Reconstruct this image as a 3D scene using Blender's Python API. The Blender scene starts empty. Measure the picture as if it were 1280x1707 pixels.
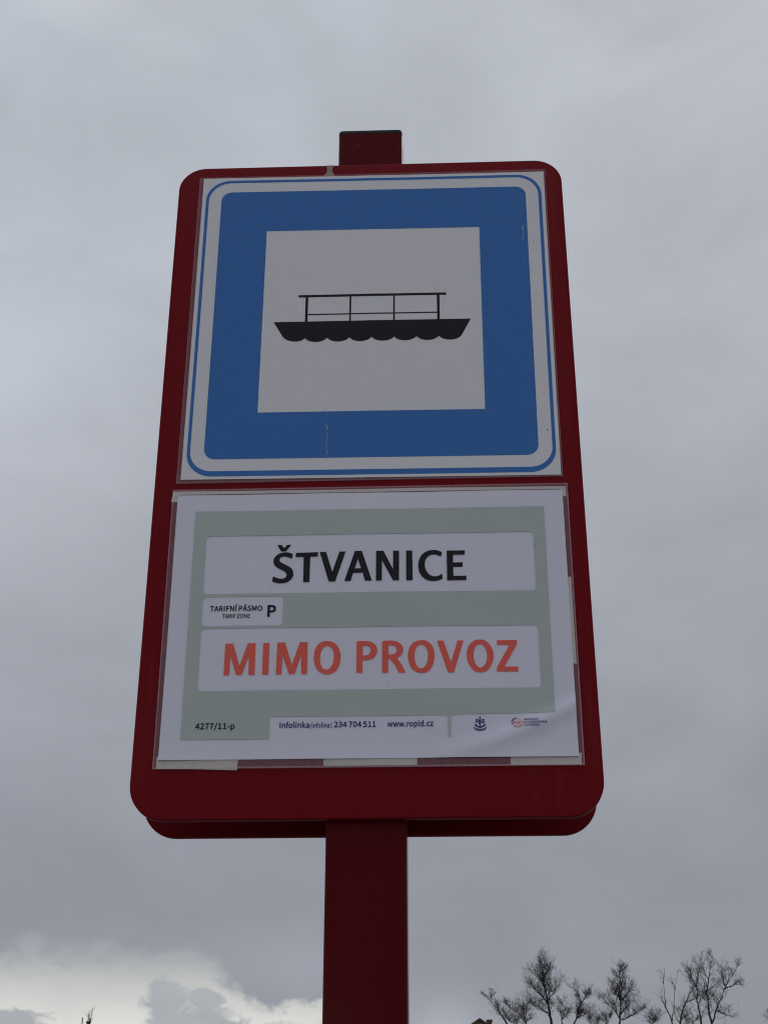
import bpy, bmesh, math, random
from mathutils import Vector, Matrix
from mathutils.geometry import tessellate_polygon, delaunay_2d_cdt

DEBUG = False

S = bpy.context.scene
C = S.collection

# ------------------------------------------------------------------ camera
cam = bpy.data.cameras.new('camera')
cam.sensor_fit = 'VERTICAL'
cam.sensor_height = 36.0
cam.lens = 49.0024
cam.clip_start = 0.05
cam.clip_end = 6000
cam.dof.use_dof = True
cam.dof.focus_distance = 1.58
cam.dof.aperture_fstop = 56
co = bpy.data.objects.new('camera', cam)
C.objects.link(co)
S.camera = co
R3 = [[0.999266, 0.038313, 0.000631], [0.016426, -0.443174, 0.896285], [0.034619, -0.895617, -0.443478]]
co.matrix_world = Matrix(((R3[0][0], R3[1][0], R3[2][0], 0.04415), (R3[0][1], R3[1][1], R3[2][1], -1.35550),
                          (R3[0][2], R3[1][2], R3[2][2], 1.60000), (0, 0, 0, 1)))

# ------------------------------------------------------------------ exposure
S.view_settings.view_transform = 'Standard'
S.view_settings.look = 'None'
S.view_settings.exposure = 0
S.view_settings.gamma = 1
S.view_settings.use_curve_mapping = False
S.render.film_transparent = False
S.cycles.filter_width = 1.1
S.cycles.max_bounces = 8
S.cycles.transparent_max_bounces = 16

# ------------------------------------------------------------------ sky
SUN_EL, SUN_AZ = 48.0, 28.0          # degrees; azimuth from +y towards +x (behind the sign, to the right)
world = bpy.data.worlds.new('World')
S.world = world
world.use_nodes = True
wt = world.node_tree
wt.nodes.clear()


class NB:
    def __init__(s, t): s.t = t
    def n(s, typ, **kw):
        x = s.t.nodes.new(typ)
        for k, v in kw.items(): setattr(x, k, v)
        return x
    def put(s, sock, v):
        if hasattr(v, 'links') or isinstance(v, bpy.types.NodeSocket): s.t.links.new(v, sock)
        else: sock.default_value = v
    def m(s, op, a, b=0.0, c=0.0):
        x = s.n('ShaderNodeMath', operation=op)
        s.put(x.inputs[0], a); s.put(x.inputs[1], b); s.put(x.inputs[2], c)
        return x.outputs[0]
    def sstep(s, v, lo, hi, a=0.0, b=1.0):
        x = s.n('ShaderNodeMapRange', interpolation_type='SMOOTHSTEP')
        s.put(x.inputs[0], v); s.put(x.inputs[1], lo); s.put(x.inputs[2], hi); s.put(x.inputs[3], a); s.put(x.inputs[4], b)
        return x.outputs[0]
    def noise(s, vec, scale, detail=4.0, rough=0.55, dist=0.0):
        x = s.n('ShaderNodeTexNoise')
        s.put(x.inputs['Vector'], vec)
        x.inputs['Scale'].default_value = scale; x.inputs['Detail'].default_value = detail
        x.inputs['Roughness'].default_value = rough; x.inputs['Distortion'].default_value = dist
        return x.outputs[0]
    def mix(s, f, a, b, typ='MIX'):
        x = s.n('ShaderNodeMixRGB', blend_type=typ)
        s.put(x.inputs[0], f)
        for i, v in ((1, a), (2, b)):
            if isinstance(v, (tuple, list)): v = (*v[:3], 1)
            s.put(x.inputs[i], v)
        return x.outputs[0]
    def ramp(s, v, stops):
        x = s.n('ShaderNodeValToRGB')
        s.put(x.inputs[0], v)
        e = x.color_ramp.elements
        while len(e) < len(stops): e.new(0.5)
        for q, (p, c) in zip(e, stops): q.position = p; q.color = (*c, 1)
        return x.outputs[0]


b = NB(wt)
tc = b.n('ShaderNodeTexCoord')
D = tc.outputs['Generated']
sx = b.n('ShaderNodeSeparateXYZ')
wt.links.new(D, sx.inputs[0])
X, Y, Z = sx.outputs
DEG = 180 / math.pi
el = b.m('MULTIPLY', b.m('ARCSINE', Z), DEG)
az = b.m('MULTIPLY', b.m('ARCTAN2', X, Y), DEG)
# flattened direction, so that the clouds stretch towards the horizon
mp = b.n('ShaderNodeMapping')
mp.inputs['Scale'].default_value = (1, 1, 1.7)
mp.inputs['Location'].default_value = (3.1, 0.7, 1.3)
wt.links.new(D, mp.inputs[0])
V = mp.outputs[0]
big = b.noise(V, 2.1, 3, 0.5, 0.3)
mid = b.noise(V, 6.5, 5, 0.55, 0.4)
fine = b.noise(V, 26, 6, 0.6, 0.3)
# the overcast deck: greyer towards the horizon
zz = b.m('ADD', Z, b.m('MULTIPLY', b.m('SUBTRACT', big, 0.5), 0.42))
deck = b.ramp(zz, [(0.0, (0.285, 0.298, 0.338)), (0.20, (0.285, 0.299, 0.338)), (0.44, (0.366, 0.386, 0.429)),
                   (0.70, (0.470, 0.500, 0.553)), (1.0, (0.92, 0.95, 1.0))])
amp = b.sstep(el, 8.0, 30.0, 0.36, 0.40)
deck = b.mix(1.0, deck, b.m('ADD', 1.0, b.m('MULTIPLY', b.m('SUBTRACT', mid, 0.5), amp)), 'MULTIPLY')


def lobe(pa, pe, ra, re):
    q = b.m('ADD', b.m('POWER', b.m('DIVIDE', b.m('SUBTRACT', az, pa), ra), 2.0), b.m('POWER', b.m('DIVIDE', b.m('SUBTRACT', el, pe), re), 2.0))
    return q


# thinner and thicker places in the deck
for (pa, pe, ra, re, k) in ((-24, 27, 11, 12, 0.30), (-14, 9.8, 8, 1.5, -0.03), (-5.2, 8.3, 2.6, 1.5, 0.13), (14, 13, 9, 6, -0.06), (0.3, 5.4, 1.7, 1.5, 0.42), (6, 41, 8, 8, 0.06)):
    g = b.m('EXPONENT', b.m('MULTIPLY', lobe(pa, pe, ra, re), -1.0))
    deck = b.mix(1.0, deck, b.m('ADD', 1.0, b.m('MULTIPLY', g, k)), 'MULTIPLY')
# the break in the deck low over the horizon
tiny = b.noise(V, 75, 5, 0.62, 0.5)
edge = b.m('ADD', b.m('ADD', b.sstep(X, -0.115, -0.165, 0.0, 1.5), b.sstep(X, 0.02, -0.10, 4.9, 6.85)),
           b.m('ADD', b.m('MULTIPLY', b.m('SUBTRACT', mid, 0.5), 1.8), b.m('ADD', b.m('MULTIPLY', b.m('SUBTRACT', fine, 0.5), 2.6), b.m('MULTIPLY', b.m('SUBTRACT', tiny, 0.5), 0.9))))
soft = b.sstep(X, -0.10, -0.20, 0.36, 0.85)
dif = b.m('SUBTRACT', edge, el)
gap = b.sstep(b.m('DIVIDE', dif, soft), -0.9, 1.0)
bright = b.ramp(b.m('DIVIDE', b.m('ADD', el, b.m('MULTIPLY', b.m('SUBTRACT', fine, 0.5), 1.4)), 10.0), [(0.0, (0.80, 0.81, 0.77)), (0.60, (0.71, 0.715, 0.685)), (0.74, (0.55, 0.555, 0.54)), (0.86, (0.40, 0.41, 0.42))])
puff = 0.0
for (pa, pe, ra, re) in ((-10.75, 6.75, 0.95, 1.0), (-9.3, 6.05, 1.7, 0.85), (-9.1, 6.95, 0.75, 0.42), (-16.6, 5.7, 1.9, 0.85), (-6.0, 5.75, 1.5, 0.5), (-23.5, 5.5, 3.0, 1.6), (-33, 5, 4, 2.2)):
    puff = b.m('MAXIMUM', puff if not isinstance(puff, float) else -5.0, b.m('SUBTRACT', 1.0, lobe(pa, pe, ra, re)))
puff = b.m('ADD', puff, b.m('ADD', b.m('MULTIPLY', b.m('SUBTRACT', fine, 0.5), 3.0), b.m('ADD', b.m('MULTIPLY', b.m('SUBTRACT', mid, 0.5), 1.0), b.m('MULTIPLY', b.m('SUBTRACT', tiny, 0.5), 2.4))))
puff = b.sstep(puff, -0.25, 0.62)
inner = b.mix(puff, bright, b.mix(1.0, (0.395, 0.405, 0.43), b.m('ADD', 1.0, b.m('MULTIPLY', b.m('SUBTRACT', fine, 0.5), 0.35)), 'MULTIPLY'))
cloud = b.mix(gap, deck, inner)
sky = b.n('ShaderNodeTexSky')
sky.sky_type = 'NISHITA'
sky.sun_disc = False
sky.sun_elevation = math.radians(SUN_EL)
sky.sun_rotation = math.radians(SUN_AZ)
SKY = 0.1
cl10 = b.mix(1.0, cloud, (1 / SKY,) * 3, 'MULTIPLY')
col = b.mix(0.97, sky.outputs[0], cl10)
bg = b.n('ShaderNodeBackground')
bg.inputs[1].default_value = SKY
wt.links.new(col, bg.inputs[0])
wo = b.n('ShaderNodeOutputWorld')
wt.links.new(bg.outputs[0], wo.inputs[0])

# ------------------------------------------------------------------ sun behind the overcast
sl = bpy.data.lights.new('sun', 'SUN')
sl.energy = 0.5
sl.angle = math.radians(25)
sl.color = (1.0, 0.96, 0.9)
so = bpy.data.objects.new('sun', sl)
C.objects.link(so)
d = Vector((math.sin(math.radians(SUN_AZ)) * math.cos(math.radians(SUN_EL)), math.cos(math.radians(SUN_AZ)) * math.cos(math.radians(SUN_EL)), math.sin(math.radians(SUN_EL))))
so.rotation_euler = d.to_track_quat('Z', 'Y').to_euler()
so.location = d * 300


# ------------------------------------------------------------------ materials
def new_mat(name):
    m = bpy.data.materials.new(name)
    m.use_nodes = True
    nb = NB(m.node_tree)
    p = m.node_tree.nodes['Principled BSDF']
    t = nb.n('ShaderNodeTexCoord')
    return m, nb, p, t.outputs['Object']


def surface(name, color, rough=0.5, spec=0.5, var=0.12, scale=40, bump=0.0, bscale=400, coat=0.0, stain=None, streak=0.0):
    m, nb, p, O = new_mat(name)
    n1 = nb.noise(O, scale, 5, 0.6)
    c = nb.mix(1.0, color, nb.m('ADD', 1.0 - var / 2, nb.m('MULTIPLY', n1, var)), 'MULTIPLY')
    if streak:
        mp = nb.n('ShaderNodeMapping')
        mp.inputs['Scale'].default_value = (1, 1, 0.06)
        nb.put(mp.inputs[0], O)
        n3 = nb.noise(mp.outputs[0], 70, 5, 0.7)
        c = nb.mix(nb.sstep(n3, 0.52, 0.75, 0.0, streak), c, (0.24, 0.05, 0.05))
    if stain:
        n2 = nb.noise(O, stain[1], 6, 0.65, 0.6)
        c = nb.mix(nb.sstep(n2, stain[2], stain[3], 0.0, stain[4]), c, stain[0])
    nb.put(p.inputs['Base Color'], c)
    nb.put(p.inputs['Roughness'], nb.m('ADD', rough - 0.06, nb.m('MULTIPLY', n1, 0.12)))
    p.inputs['Specular IOR Level'].default_value = spec
    p.inputs['Coat Weight'].default_value = coat
    p.inputs['Coat Roughness'].default_value = 0.10
    p.inputs['Coat IOR'].default_value = 1.18
    if bump:
        bp = nb.n('ShaderNodeBump')
        bp.inputs['Strength'].default_value = bump
        bp.inputs['Distance'].default_value = 0.002
        nb.put(bp.inputs['Height'], nb.noise(O, bscale, 3, 0.6))
        m.node_tree.links.new(bp.outputs[0], p.inputs['Normal'])
    return m


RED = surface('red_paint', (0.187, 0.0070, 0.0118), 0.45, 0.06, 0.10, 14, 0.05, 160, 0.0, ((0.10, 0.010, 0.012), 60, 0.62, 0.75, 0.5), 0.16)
POST_RED = surface('shaded_red_paint', (0.097, 0.0020, 0.0050), 0.40, 0.03, 0.14, 10, 0.03, 120, 0.6, ((0.07, 0.012, 0.012), 45, 0.62, 0.75, 0.5))  # red darkened in its colour to stand in for shade on the post
BLACK_CAP = surface('black_plastic', (0.006, 0.006, 0.010), 0.45, 0.2, 0.2, 60)
PAPER_A = surface('white_print_paper', (0.865, 0.845, 0.88), 0.55, 0.25, 0.05, 300, 0.06, 900)
PAPER_B = surface('lavender_print_paper', (0.87, 0.855, 0.99), 0.55, 0.25, 0.05, 300, 0.06, 900)
BLUE = surface('blue_print', (0.054, 0.205, 0.555), 0.5, 0.10, 0.10, 220, 0.04, 900)
INK = surface('black_print', (0.012, 0.012, 0.019), 0.5, 0.10, 0.2, 300)
GREEN = surface('grey_green_print', (0.555, 0.62, 0.60), 0.55, 0.25, 0.07, 260, 0.05, 900)
ORANGE = surface('orange_red_print', (0.95, 0.165, 0.125), 0.55, 0.10, 0.06, 300)
NAVY = surface('navy_print', (0.016, 0.034, 0.21), 0.55, 0.10, 0.1, 300)
LOGO_RED = surface('logo_red_print', (0.80, 0.13, 0.09), 0.55, 0.25, 0.1, 300)
TAPE = surface('masking_tape', (0.80, 0.79, 0.72), 0.6, 0.3, 0.12, 160, 0.1, 700)
RESIDUE = surface('dried_grey_residue', (0.40, 0.33, 0.31), 0.8, 0.2, 0.5, 260, 0.6, 500, 0.0, ((0.08, 0.06, 0.05), 330, 0.60, 0.68, 0.9))
SCUFF = surface('white_scuff', (0.42, 0.50, 0.60), 0.7, 0.2, 0.4, 900)
DARKSCR = surface('dark_scratch', (0.03, 0.006, 0.008), 0.6, 0.3, 0.3, 500)
SCRATCH = surface('pale_scratch', (0.20, 0.075, 0.08), 0.7, 0.2, 0.4, 900)
DIRT = surface('dirt_speck', (0.05, 0.045, 0.04), 0.8, 0.2, 0.3, 500)


def film_mat(name, haze, gloss, rough, streak, ripple=0.0):
    m = bpy.data.materials.new(name)
    m.use_nodes = True
    t = m.node_tree
    t.nodes.clear()
    nb = NB(t)
    O = nb.n('ShaderNodeTexCoord').outputs['Object']
    tr = nb.n('ShaderNodeBsdfTransparent')
    df = nb.n('ShaderNodeBsdfDiffuse')
    df.inputs[0].default_value = (0.80, 0.62, 0.72, 1)
    gl = nb.n('ShaderNodeBsdfGlossy')
    gl.inputs['Roughness'].default_value = rough
    fr = nb.n('ShaderNodeFresnel')
    fr.inputs[0].default_value = 1.45
    mp = nb.n('ShaderNodeMapping')
    mp.inputs['Scale'].default_value = (1, 1, 0.25)
    t.links.new(O, mp.inputs[0])
    n1 = nb.noise(mp.outputs[0], 260, 5, 0.65)
    if ripple:
        bp = nb.n('ShaderNodeBump')
        bp.inputs['Strength'].default_value = ripple
        bp.inputs['Distance'].default_value = 0.004
        nb.put(bp.inputs['Height'], nb.noise(O, 22, 4, 0.6, 1.2))
        t.links.new(bp.outputs[0], gl.inputs['Normal'])
    m1 = nb.n('ShaderNodeMixShader')
    nb.put(m1.inputs[0], nb.m('MULTIPLY', haze, nb.m('ADD', 1 - streak / 2, nb.m('MULTIPLY', n1, streak))))
    t.links.new(tr.outputs[0], m1.inputs[1]); t.links.new(df.outputs[0], m1.inputs[2])
    m2 = nb.n('ShaderNodeMixShader')
    nb.put(m2.inputs[0], nb.m('MULTIPLY', fr.outputs[0], gloss))
    t.links.new(m1.outputs[0], m2.inputs[1]); t.links.new(gl.outputs[0], m2.inputs[2])
    o = nb.n('ShaderNodeOutputMaterial')
    t.links.new(m2.outputs[0], o.inputs[0])
    return m


FILM = film_mat('clear_film', 0.008, 0.20, 0.28, 0.8)
FILM_SLEEVE = film_mat('rippled_clear_sleeve', 0.008, 0.28, 0.18, 1.0, 0.5)
FILM_EDGE = film_mat('milky_film_margin', 0.15, 0.25, 0.32, 1.1)
FILM_RIM = film_mat('cut_film_rim', 0.30, 0.3, 0.4, 0.6)
FILM_RIM_THIN = film_mat('thin_laminate_rim', 0.14, 0.3, 0.4, 0.6)


# ------------------------------------------------------------------ helpers
def link(name, me, mat, parent=None):
    o = bpy.data.objects.new(name, me)
    C.objects.link(o)
    if mat: me.materials.append(mat)
    if parent: o.parent = parent
    return o


def empty(name, loc, label, cat, group=None, rot=(0, 0, 0)):
    o = bpy.data.objects.new(name, None)
    C.objects.link(o)
    o.empty_display_size = 0.1
    o.location = loc
    o.rotation_euler = rot
    o['label'] = label
    o['category'] = cat
    if group: o['group'] = group
    return o


def rrect(x0, z0, x1, z1, r, n=10):
    rs = r if isinstance(r, (tuple, list)) else (r,) * 4       # bottom left, bottom right, top right, top left
    p = []
    for (cx, cz, a0, q) in ((x0 + rs[0], z0 + rs[0], 180, rs[0]), (x1 - rs[1], z0 + rs[1], 270, rs[1]),
                            (x1 - rs[2], z1 - rs[2], 0, rs[2]), (x0 + rs[3], z1 - rs[3], 90, rs[3])):
        if q < 1e-6: p.append((cx, cz)); continue
        for i in range(n + 1):
            a = math.radians(a0 + 90 * i / n)
            p.append((cx + q * math.cos(a), cz + q * math.sin(a)))
    return p


def inside(p, l):
    r = False
    for a, b_ in zip(l, l[1:] + l[:1]):
        if (a[1] > p[1]) != (b_[1] > p[1]) and p[0] < (b_[0] - a[0]) * (p[1] - a[1]) / (b_[1] - a[1]) + a[0]: r = not r
    return r


def area(l): return sum(a[0] * b_[1] - b_[0] * a[1] for a, b_ in zip(l, l[1:] + l[:1])) / 2


def flat(name, shapes, y, mat, parent, disp=None, step=None, thick=0.0):
    """shapes: list of [outer loop, hole, hole...], millimetres in the sheet's own plane; y: distance in front of the
    sheet's origin (metres, positive towards the viewer)."""
    bm = bmesh.new()
    for loops in shapes:
        want = abs(area(loops[0])) - sum(abs(area(h)) for h in loops[1:])
        jr = random.Random(1)
        size = max(p[0] for p in loops[0]) - min(p[0] for p in loops[0])
        for attempt in range(60):          # the tessellator trips over some outlines: nudge them until the area is right
            e = 0.0 if attempt == 0 else size * 0.0006 * (1 + attempt / 10)
            vs = [[Vector((p[0] + jr.uniform(-e, e), p[1] + jr.uniform(-e, e), 0)) for p in l] for l in loops]
            tris = tessellate_polygon(vs)
            cv = [p for l in vs for p in l]
            got = sum((cv[a[1]] - cv[a[0]]).cross(cv[a[2]] - cv[a[0]]).length / 2 for a in tris)
            if abs(got - want) < 0.015 * want: break
        else:
            vs = [[Vector((p[0], p[1])) for p in l] for l in loops]
            es, k = [], 0
            for l in vs: es += [(k + i, k + (i + 1) % len(l)) for i in range(len(l))]; k += len(l)
            r = delaunay_2d_cdt([p for l in vs for p in l], es, [], 0, 1e-6)
            nv = [(p.x, p.y) for p in r[0]]
            tris = []
            for f in r[2]:
                cx_ = sum(nv[i][0] for i in f) / len(f); cz_ = sum(nv[i][1] for i in f) / len(f)
                if inside((cx_, cz_), loops[0]) and not any(inside((cx_, cz_), h) for h in loops[1:]): tris.append(f)
            vs = [[Vector((p[0], p[1], 0)) for p in nv]]
            if DEBUG:
                got = sum((Vector(nv[a[1]]) - Vector(nv[a[0]])).cross(Vector(nv[a[2]]) - Vector(nv[a[0]])) / 2 for a in tris)
                print('CDT', name, got, want)
        fl = [bm.verts.new((p.x / 1000, 0, p.y / 1000)) for l in vs for p in l]
        for t in tris:
            a = [fl[i] for i in t]
            n = (a[1].co - a[0].co).cross(a[2].co - a[0].co)
            if n.length < 1e-13: continue
            if n.y > 0: a.reverse()
            try: bm.faces.new(a)
            except ValueError: pass
    if step:
        for ax in (0, 2):
            lo = min(v.co[ax] for v in bm.verts); hi = max(v.co[ax] for v in bm.verts)
            k = math.ceil(lo / step) * step
            while k < hi:
                pl = Vector((0, 0, 0)); pl[ax] = k; no = Vector((0, 0, 0)); no[ax] = 1
                bmesh.ops.bisect_plane(bm, geom=bm.verts[:] + bm.edges[:] + bm.faces[:], plane_co=pl, plane_no=no, dist=1e-7)
                k += step
    if thick:
        for e in [e for e in bm.edges if len(e.link_faces) == 1]:
            lp = e.link_loops[0]
            p, q = lp.vert.co, lp.link_loop_next.vert.co
            a, b_, c, d_ = (bm.verts.new(w) for w in (p, q, q + Vector((0, thick, 0)), p + Vector((0, thick, 0))))
            bm.faces.new((b_, a, d_, c))
    for v in bm.verts:
        f = disp(v.co.x * 1000, v.co.z * 1000) / 1000 if disp else 0.0
        v.co.y -= y + f
    me = bpy.data.meshes.new(name)
    bm.to_mesh(me)
    bm.free()
    if step:
        for p in me.polygons: p.use_smooth = True
    return link(name, me, mat, parent)


def solid_plate(name, outline, y0, y1, bev, mat, parent, seg=4):
    """plate in the x-z plane with rounded edges; outline in metres"""
    bm = bmesh.new()
    a = [bm.verts.new((p[0], y0, p[1])) for p in outline]
    f = bm.faces.new(a)
    r = bmesh.ops.extrude_face_region(bm, geom=[f])
    for v in [g for g in r['geom'] if isinstance(g, bmesh.types.BMVert)]: v.co.y = y1
    bmesh.ops.recalc_face_normals(bm, faces=bm.faces)
    es = [e for e in bm.edges if abs(e.verts[0].co.y - e.verts[1].co.y) < 1e-6]
    bmesh.ops.bevel(bm, geom=es, offset=bev, segments=seg, profile=0.5, affect='EDGES')
    me = bpy.data.meshes.new(name)
    bm.to_mesh(me); bm.free()
    for p in me.polygons: p.use_smooth = True
    try: me.set_sharp_from_angle(angle=math.radians(35))
    except Exception: pass
    return link(name, me, mat, parent)


def prism(name, outline, z0, z1, mat, parent, bev=0.0):
    """vertical prism over an x-y outline"""
    bm = bmesh.new()
    a = [bm.verts.new((p[0], p[1], z0)) for p in outline]
    f = bm.faces.new(a)
    r = bmesh.ops.extrude_face_region(bm, geom=[f])
    top = [g for g in r['geom'] if isinstance(g, bmesh.types.BMVert)]
    for v in top: v.co.z = z1
    bmesh.ops.recalc_face_normals(bm, faces=bm.faces)
    if bev:
        es = [e for e in bm.edges if e.verts[0].co.z > z1 - 1e-6 and e.verts[1].co.z > z1 - 1e-6]
        bmesh.ops.bevel(bm, geom=es, offset=bev, segments=3, profile=0.5, affect='EDGES')
    me = bpy.data.meshes.new(name)
    bm.to_mesh(me); bm.free()
    for p in me.polygons: p.use_smooth = True
    try: me.set_sharp_from_angle(angle=math.radians(35))
    except Exception: pass
    return link(name, me, mat, parent)


def box_into(bm, x0, x1, y0, y1, z0, z1):
    v = [bm.verts.new(p) for p in ((x0, y0, z0), (x1, y0, z0), (x1, y1, z0), (x0, y1, z0), (x0, y0, z1), (x1, y0, z1), (x1, y1, z1), (x0, y1, z1))]
    for f in ((0, 3, 2, 1), (4, 5, 6, 7), (0, 1, 5, 4), (1, 2, 6, 5), (2, 3, 7, 6), (3, 0, 4, 7)):
        bm.faces.new([v[i] for i in f])


def bm_obj(name, bm, mat, parent):
    me = bpy.data.meshes.new(name)
    bm.to_mesh(me); bm.free()
    return link(name, me, mat, parent)


# ------------------------------------------------------------------ ground
gm, nb, p, O = new_mat('riverside_paving')
n1 = nb.noise(O, 0.35, 5, 0.6)
n2 = nb.noise(O, 60, 3, 0.6)
vor = nb.n('ShaderNodeTexVoronoi')
vor.feature = 'DISTANCE_TO_EDGE'
vor.inputs['Scale'].default_value = 7.0
nb.put(vor.inputs['Vector'], O)
joint = nb.sstep(vor.outputs[0], 0.02, 0.09)
gc = nb.mix(n1, (0.13, 0.127, 0.12), (0.21, 0.205, 0.195))
gc = nb.mix(nb.m('MULTIPLY', n2, 0.5), gc, (0.17, 0.165, 0.16))
gc = nb.mix(joint, (0.06, 0.06, 0.055), gc)
nb.put(p.inputs['Base Color'], gc)
p.inputs['Roughness'].default_value = 0.85
bp = nb.n('ShaderNodeBump')
bp.inputs['Strength'].default_value = 0.6
bp.inputs['Distance'].default_value = 0.02
nb.put(bp.inputs['Height'], joint)
gm.node_tree.links.new(bp.outputs[0], p.inputs['Normal'])
bm = bmesh.new()
bmesh.ops.create_grid(bm, x_segments=24, y_segments=24, size=2000)
go = bm_obj('ground', bm, gm, None)
go['kind'] = 'structure'

# ------------------------------------------------------------------ houses behind
ROOF = surface('brown_roof_tiles', (0.085, 0.055, 0.048), 0.8, 0.2, 0.4, 3.0, 0.4, 30)
WALL = surface('ochre_render', (0.40, 0.34, 0.26), 0.9, 0.2, 0.2, 1.0)
WALL2 = surface('grey_render', (0.36, 0.35, 0.33), 0.9, 0.2, 0.2, 1.0)
BRICK = surface('chimney_brick', (0.13, 0.075, 0.062), 0.85, 0.2, 0.4, 6)
POT = surface('clay_chimney_pot', (0.11, 0.045, 0.032), 0.7, 0.3, 0.3, 20)
FRAME = surface('white_window_frame', (0.6, 0.6, 0.58), 0.5, 0.4, 0.1, 5)
GLASS = surface('dark_window_glass', (0.02, 0.022, 0.025), 0.08, 0.5, 0.1, 5)
METAL = surface('grey_metal', (0.16, 0.165, 0.16), 0.5, 0.5, 0.2, 8)


def house(loc, w, dpt, eave, ridge, wallm, label, cols, rows, chim, pots, gable_front):
    """loc: centre of the front wall at ground level; the front faces -y"""
    h = empty('house', loc, label, 'house')
    ov = 0.45
    bm = bmesh.new()
    prof = [(-w / 2, 0), (w / 2, 0), (w / 2, eave), (0, ridge - 0.25), (-w / 2, eave)] if gable_front else [(-w / 2, 0), (w / 2, 0), (w / 2, eave), (-w / 2, eave)]
    a = [bm.verts.new((x, 0, z)) for x, z in prof]
    f = bm.faces.new(a)
    r = bmesh.ops.extrude_face_region(bm, geom=[f])
    for v in [g for g in r['geom'] if isinstance(g, bmesh.types.BMVert)]: v.co.y = dpt
    bmesh.ops.recalc_face_normals(bm, faces=bm.faces)
    bm_obj('wall', bm, wallm, h)
    bm = bmesh.new()
    t = 0.22
    if gable_front:
        sl = (ridge - eave) / (w / 2)
        rp = [(-w / 2 - ov, eave - sl * ov), (0, ridge), (w / 2 + ov, eave - sl * ov), (w / 2 + ov, eave - sl * ov - t), (0, ridge - t), (-w / 2 - ov, eave - sl * ov - t)]
        a = [bm.verts.new((x, -ov, z)) for x, z in rp]
        f1 = bm.faces.new([a[0], a[1], a[4], a[5]]); f2 = bm.faces.new([a[1], a[2], a[3], a[4]])
        r = bmesh.ops.extrude_face_region(bm, geom=[f1, f2])
        for v in [g for g in r['geom'] if isinstance(g, bmesh.types.BMVert)]: v.co.y = dpt + ov
    else:
        sl = (ridge - eave) / (dpt / 2)
        rp = [(-ov, eave - sl * ov), (dpt / 2, ridge), (dpt + ov, eave - sl * ov), (dpt + ov, eave - sl * ov - t), (dpt / 2, ridge - t), (-ov, eave - sl * ov - t)]
        a = [bm.verts.new((-w / 2 - ov, y, z)) for y, z in rp]
        f1 = bm.faces.new([a[0], a[1], a[4], a[5]]); f2 = bm.faces.new([a[1], a[2], a[3], a[4]])
        r = bmesh.ops.extrude_face_region(bm, geom=[f1, f2])
        for v in [g for g in r['geom'] if isinstance(g, bmesh.types.BMVert)]: v.co.x = w / 2 + ov
    bmesh.ops.recalc_face_normals(bm, faces=bm.faces)
    rf = bm_obj('roof', bm, ROOF, h)
    fm = pm = None
    for i in range(cols):
        for j in range(rows):
            x = (i + 0.5) / cols * w - w / 2; z = 1.4 + j * (eave - 1.2) / rows
            if fm is None:
                bm = bmesh.new()
                for q in ((-0.55, -0.47, 0, 1.6), (0.47, 0.55, 0, 1.6), (-0.47, 0.47, 0, 0.08), (-0.47, 0.47, 1.52, 1.6), (-0.03, 0.03, 0.08, 1.52)):
                    box_into(bm, q[0], q[1], -0.06, 0.02, q[2], q[3])
                fo = bm_obj('window', bm, FRAME, h); fm = fo.data
                bm = bmesh.new(); box_into(bm, -0.47, 0.47, -0.03, 0.01, 0.08, 1.52)
                po = bm_obj('pane', bm, GLASS, fo); pm = po.data
            else:
                fo = bpy.data.objects.new('window', fm); C.objects.link(fo); fo.parent = h
                po = bpy.data.objects.new('pane', pm); C.objects.link(po); po.parent = fo
            fo.location = (x, -0.003, z)
    cx, cy, cw, z0, z1 = chim
    bm = bmesh.new()
    box_into(bm, cx - cw / 2, cx + cw / 2, cy - 0.3, cy + 0.3, z0, z1 - 0.15)
    box_into(bm, cx - cw / 2 - 0.06, cx + cw / 2 + 0.06, cy - 0.36, cy + 0.36, z1 - 0.148, z1)
    bm_obj('chimney', bm, BRICK, rf)
    for (px, pz) in pots:
        bm = bmesh.new()
        prof = [(0.17, z1 + 0.002), (0.15, pz - 0.14), (0.20, pz - 0.10), (0.17, pz - 0.02), (0.08, pz)]
        rings = [[bm.verts.new((cx + px + r_ * math.cos(k * math.pi / 6), cy + r_ * math.sin(k * math.pi / 6), z_)) for k in range(12)] for r_, z_ in prof]
        for q in range(len(rings) - 1):
            for k in range(12):
                bm.faces.new((rings[q][k], rings[q][(k + 1) % 12], rings[q + 1][(k + 1) % 12], rings[q + 1][k]))
        bm.faces.new(rings[-1])
        bm_obj('chimney_pot', bm, POT, rf)
    return h


house((3.49, 130, 0), 13.0, 18.0, 12.1, 16.22, WALL, 'ochre house whose brown gable peak and chimney show beside the post', 5, 4, (1.07, 6.0, 0.44, 14.0, 16.75), [], True)
lh = house((-24.0, 100, 0), 16.0, 10.0, 8.6, 11.6, WALL2, 'grey house at far left with clay chimney pot and roof mast', 6, 3, (-1.5, 5.0, 0.7, 10.5, 12.62), [(0.0, 13.36)], False)
bm = bmesh.new()
bmesh.ops.create_cone(bm, cap_ends=True, segments=8, radius1=0.06, radius2=0.04, depth=2.6)
for v in bm.verts: v.co += Vector((-1.88 - 0.09, 5.0, 12.30))
bm_obj('roof_mast', bm, METAL, lh)

# ------------------------------------------------------------------ bare trees
BARK = surface('dark_bark', (0.050, 0.040, 0.036), 0.9, 0.15, 0.5, 2.0, 0.5, 14)
TWIG = surface('twig_bark', (0.060, 0.048, 0.044), 0.9, 0.15, 0.4, 4.0)
PALE_TWIG = surface('pale_twig_bark', (0.15, 0.125, 0.085), 0.9, 0.15, 0.3, 4.0)


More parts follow.
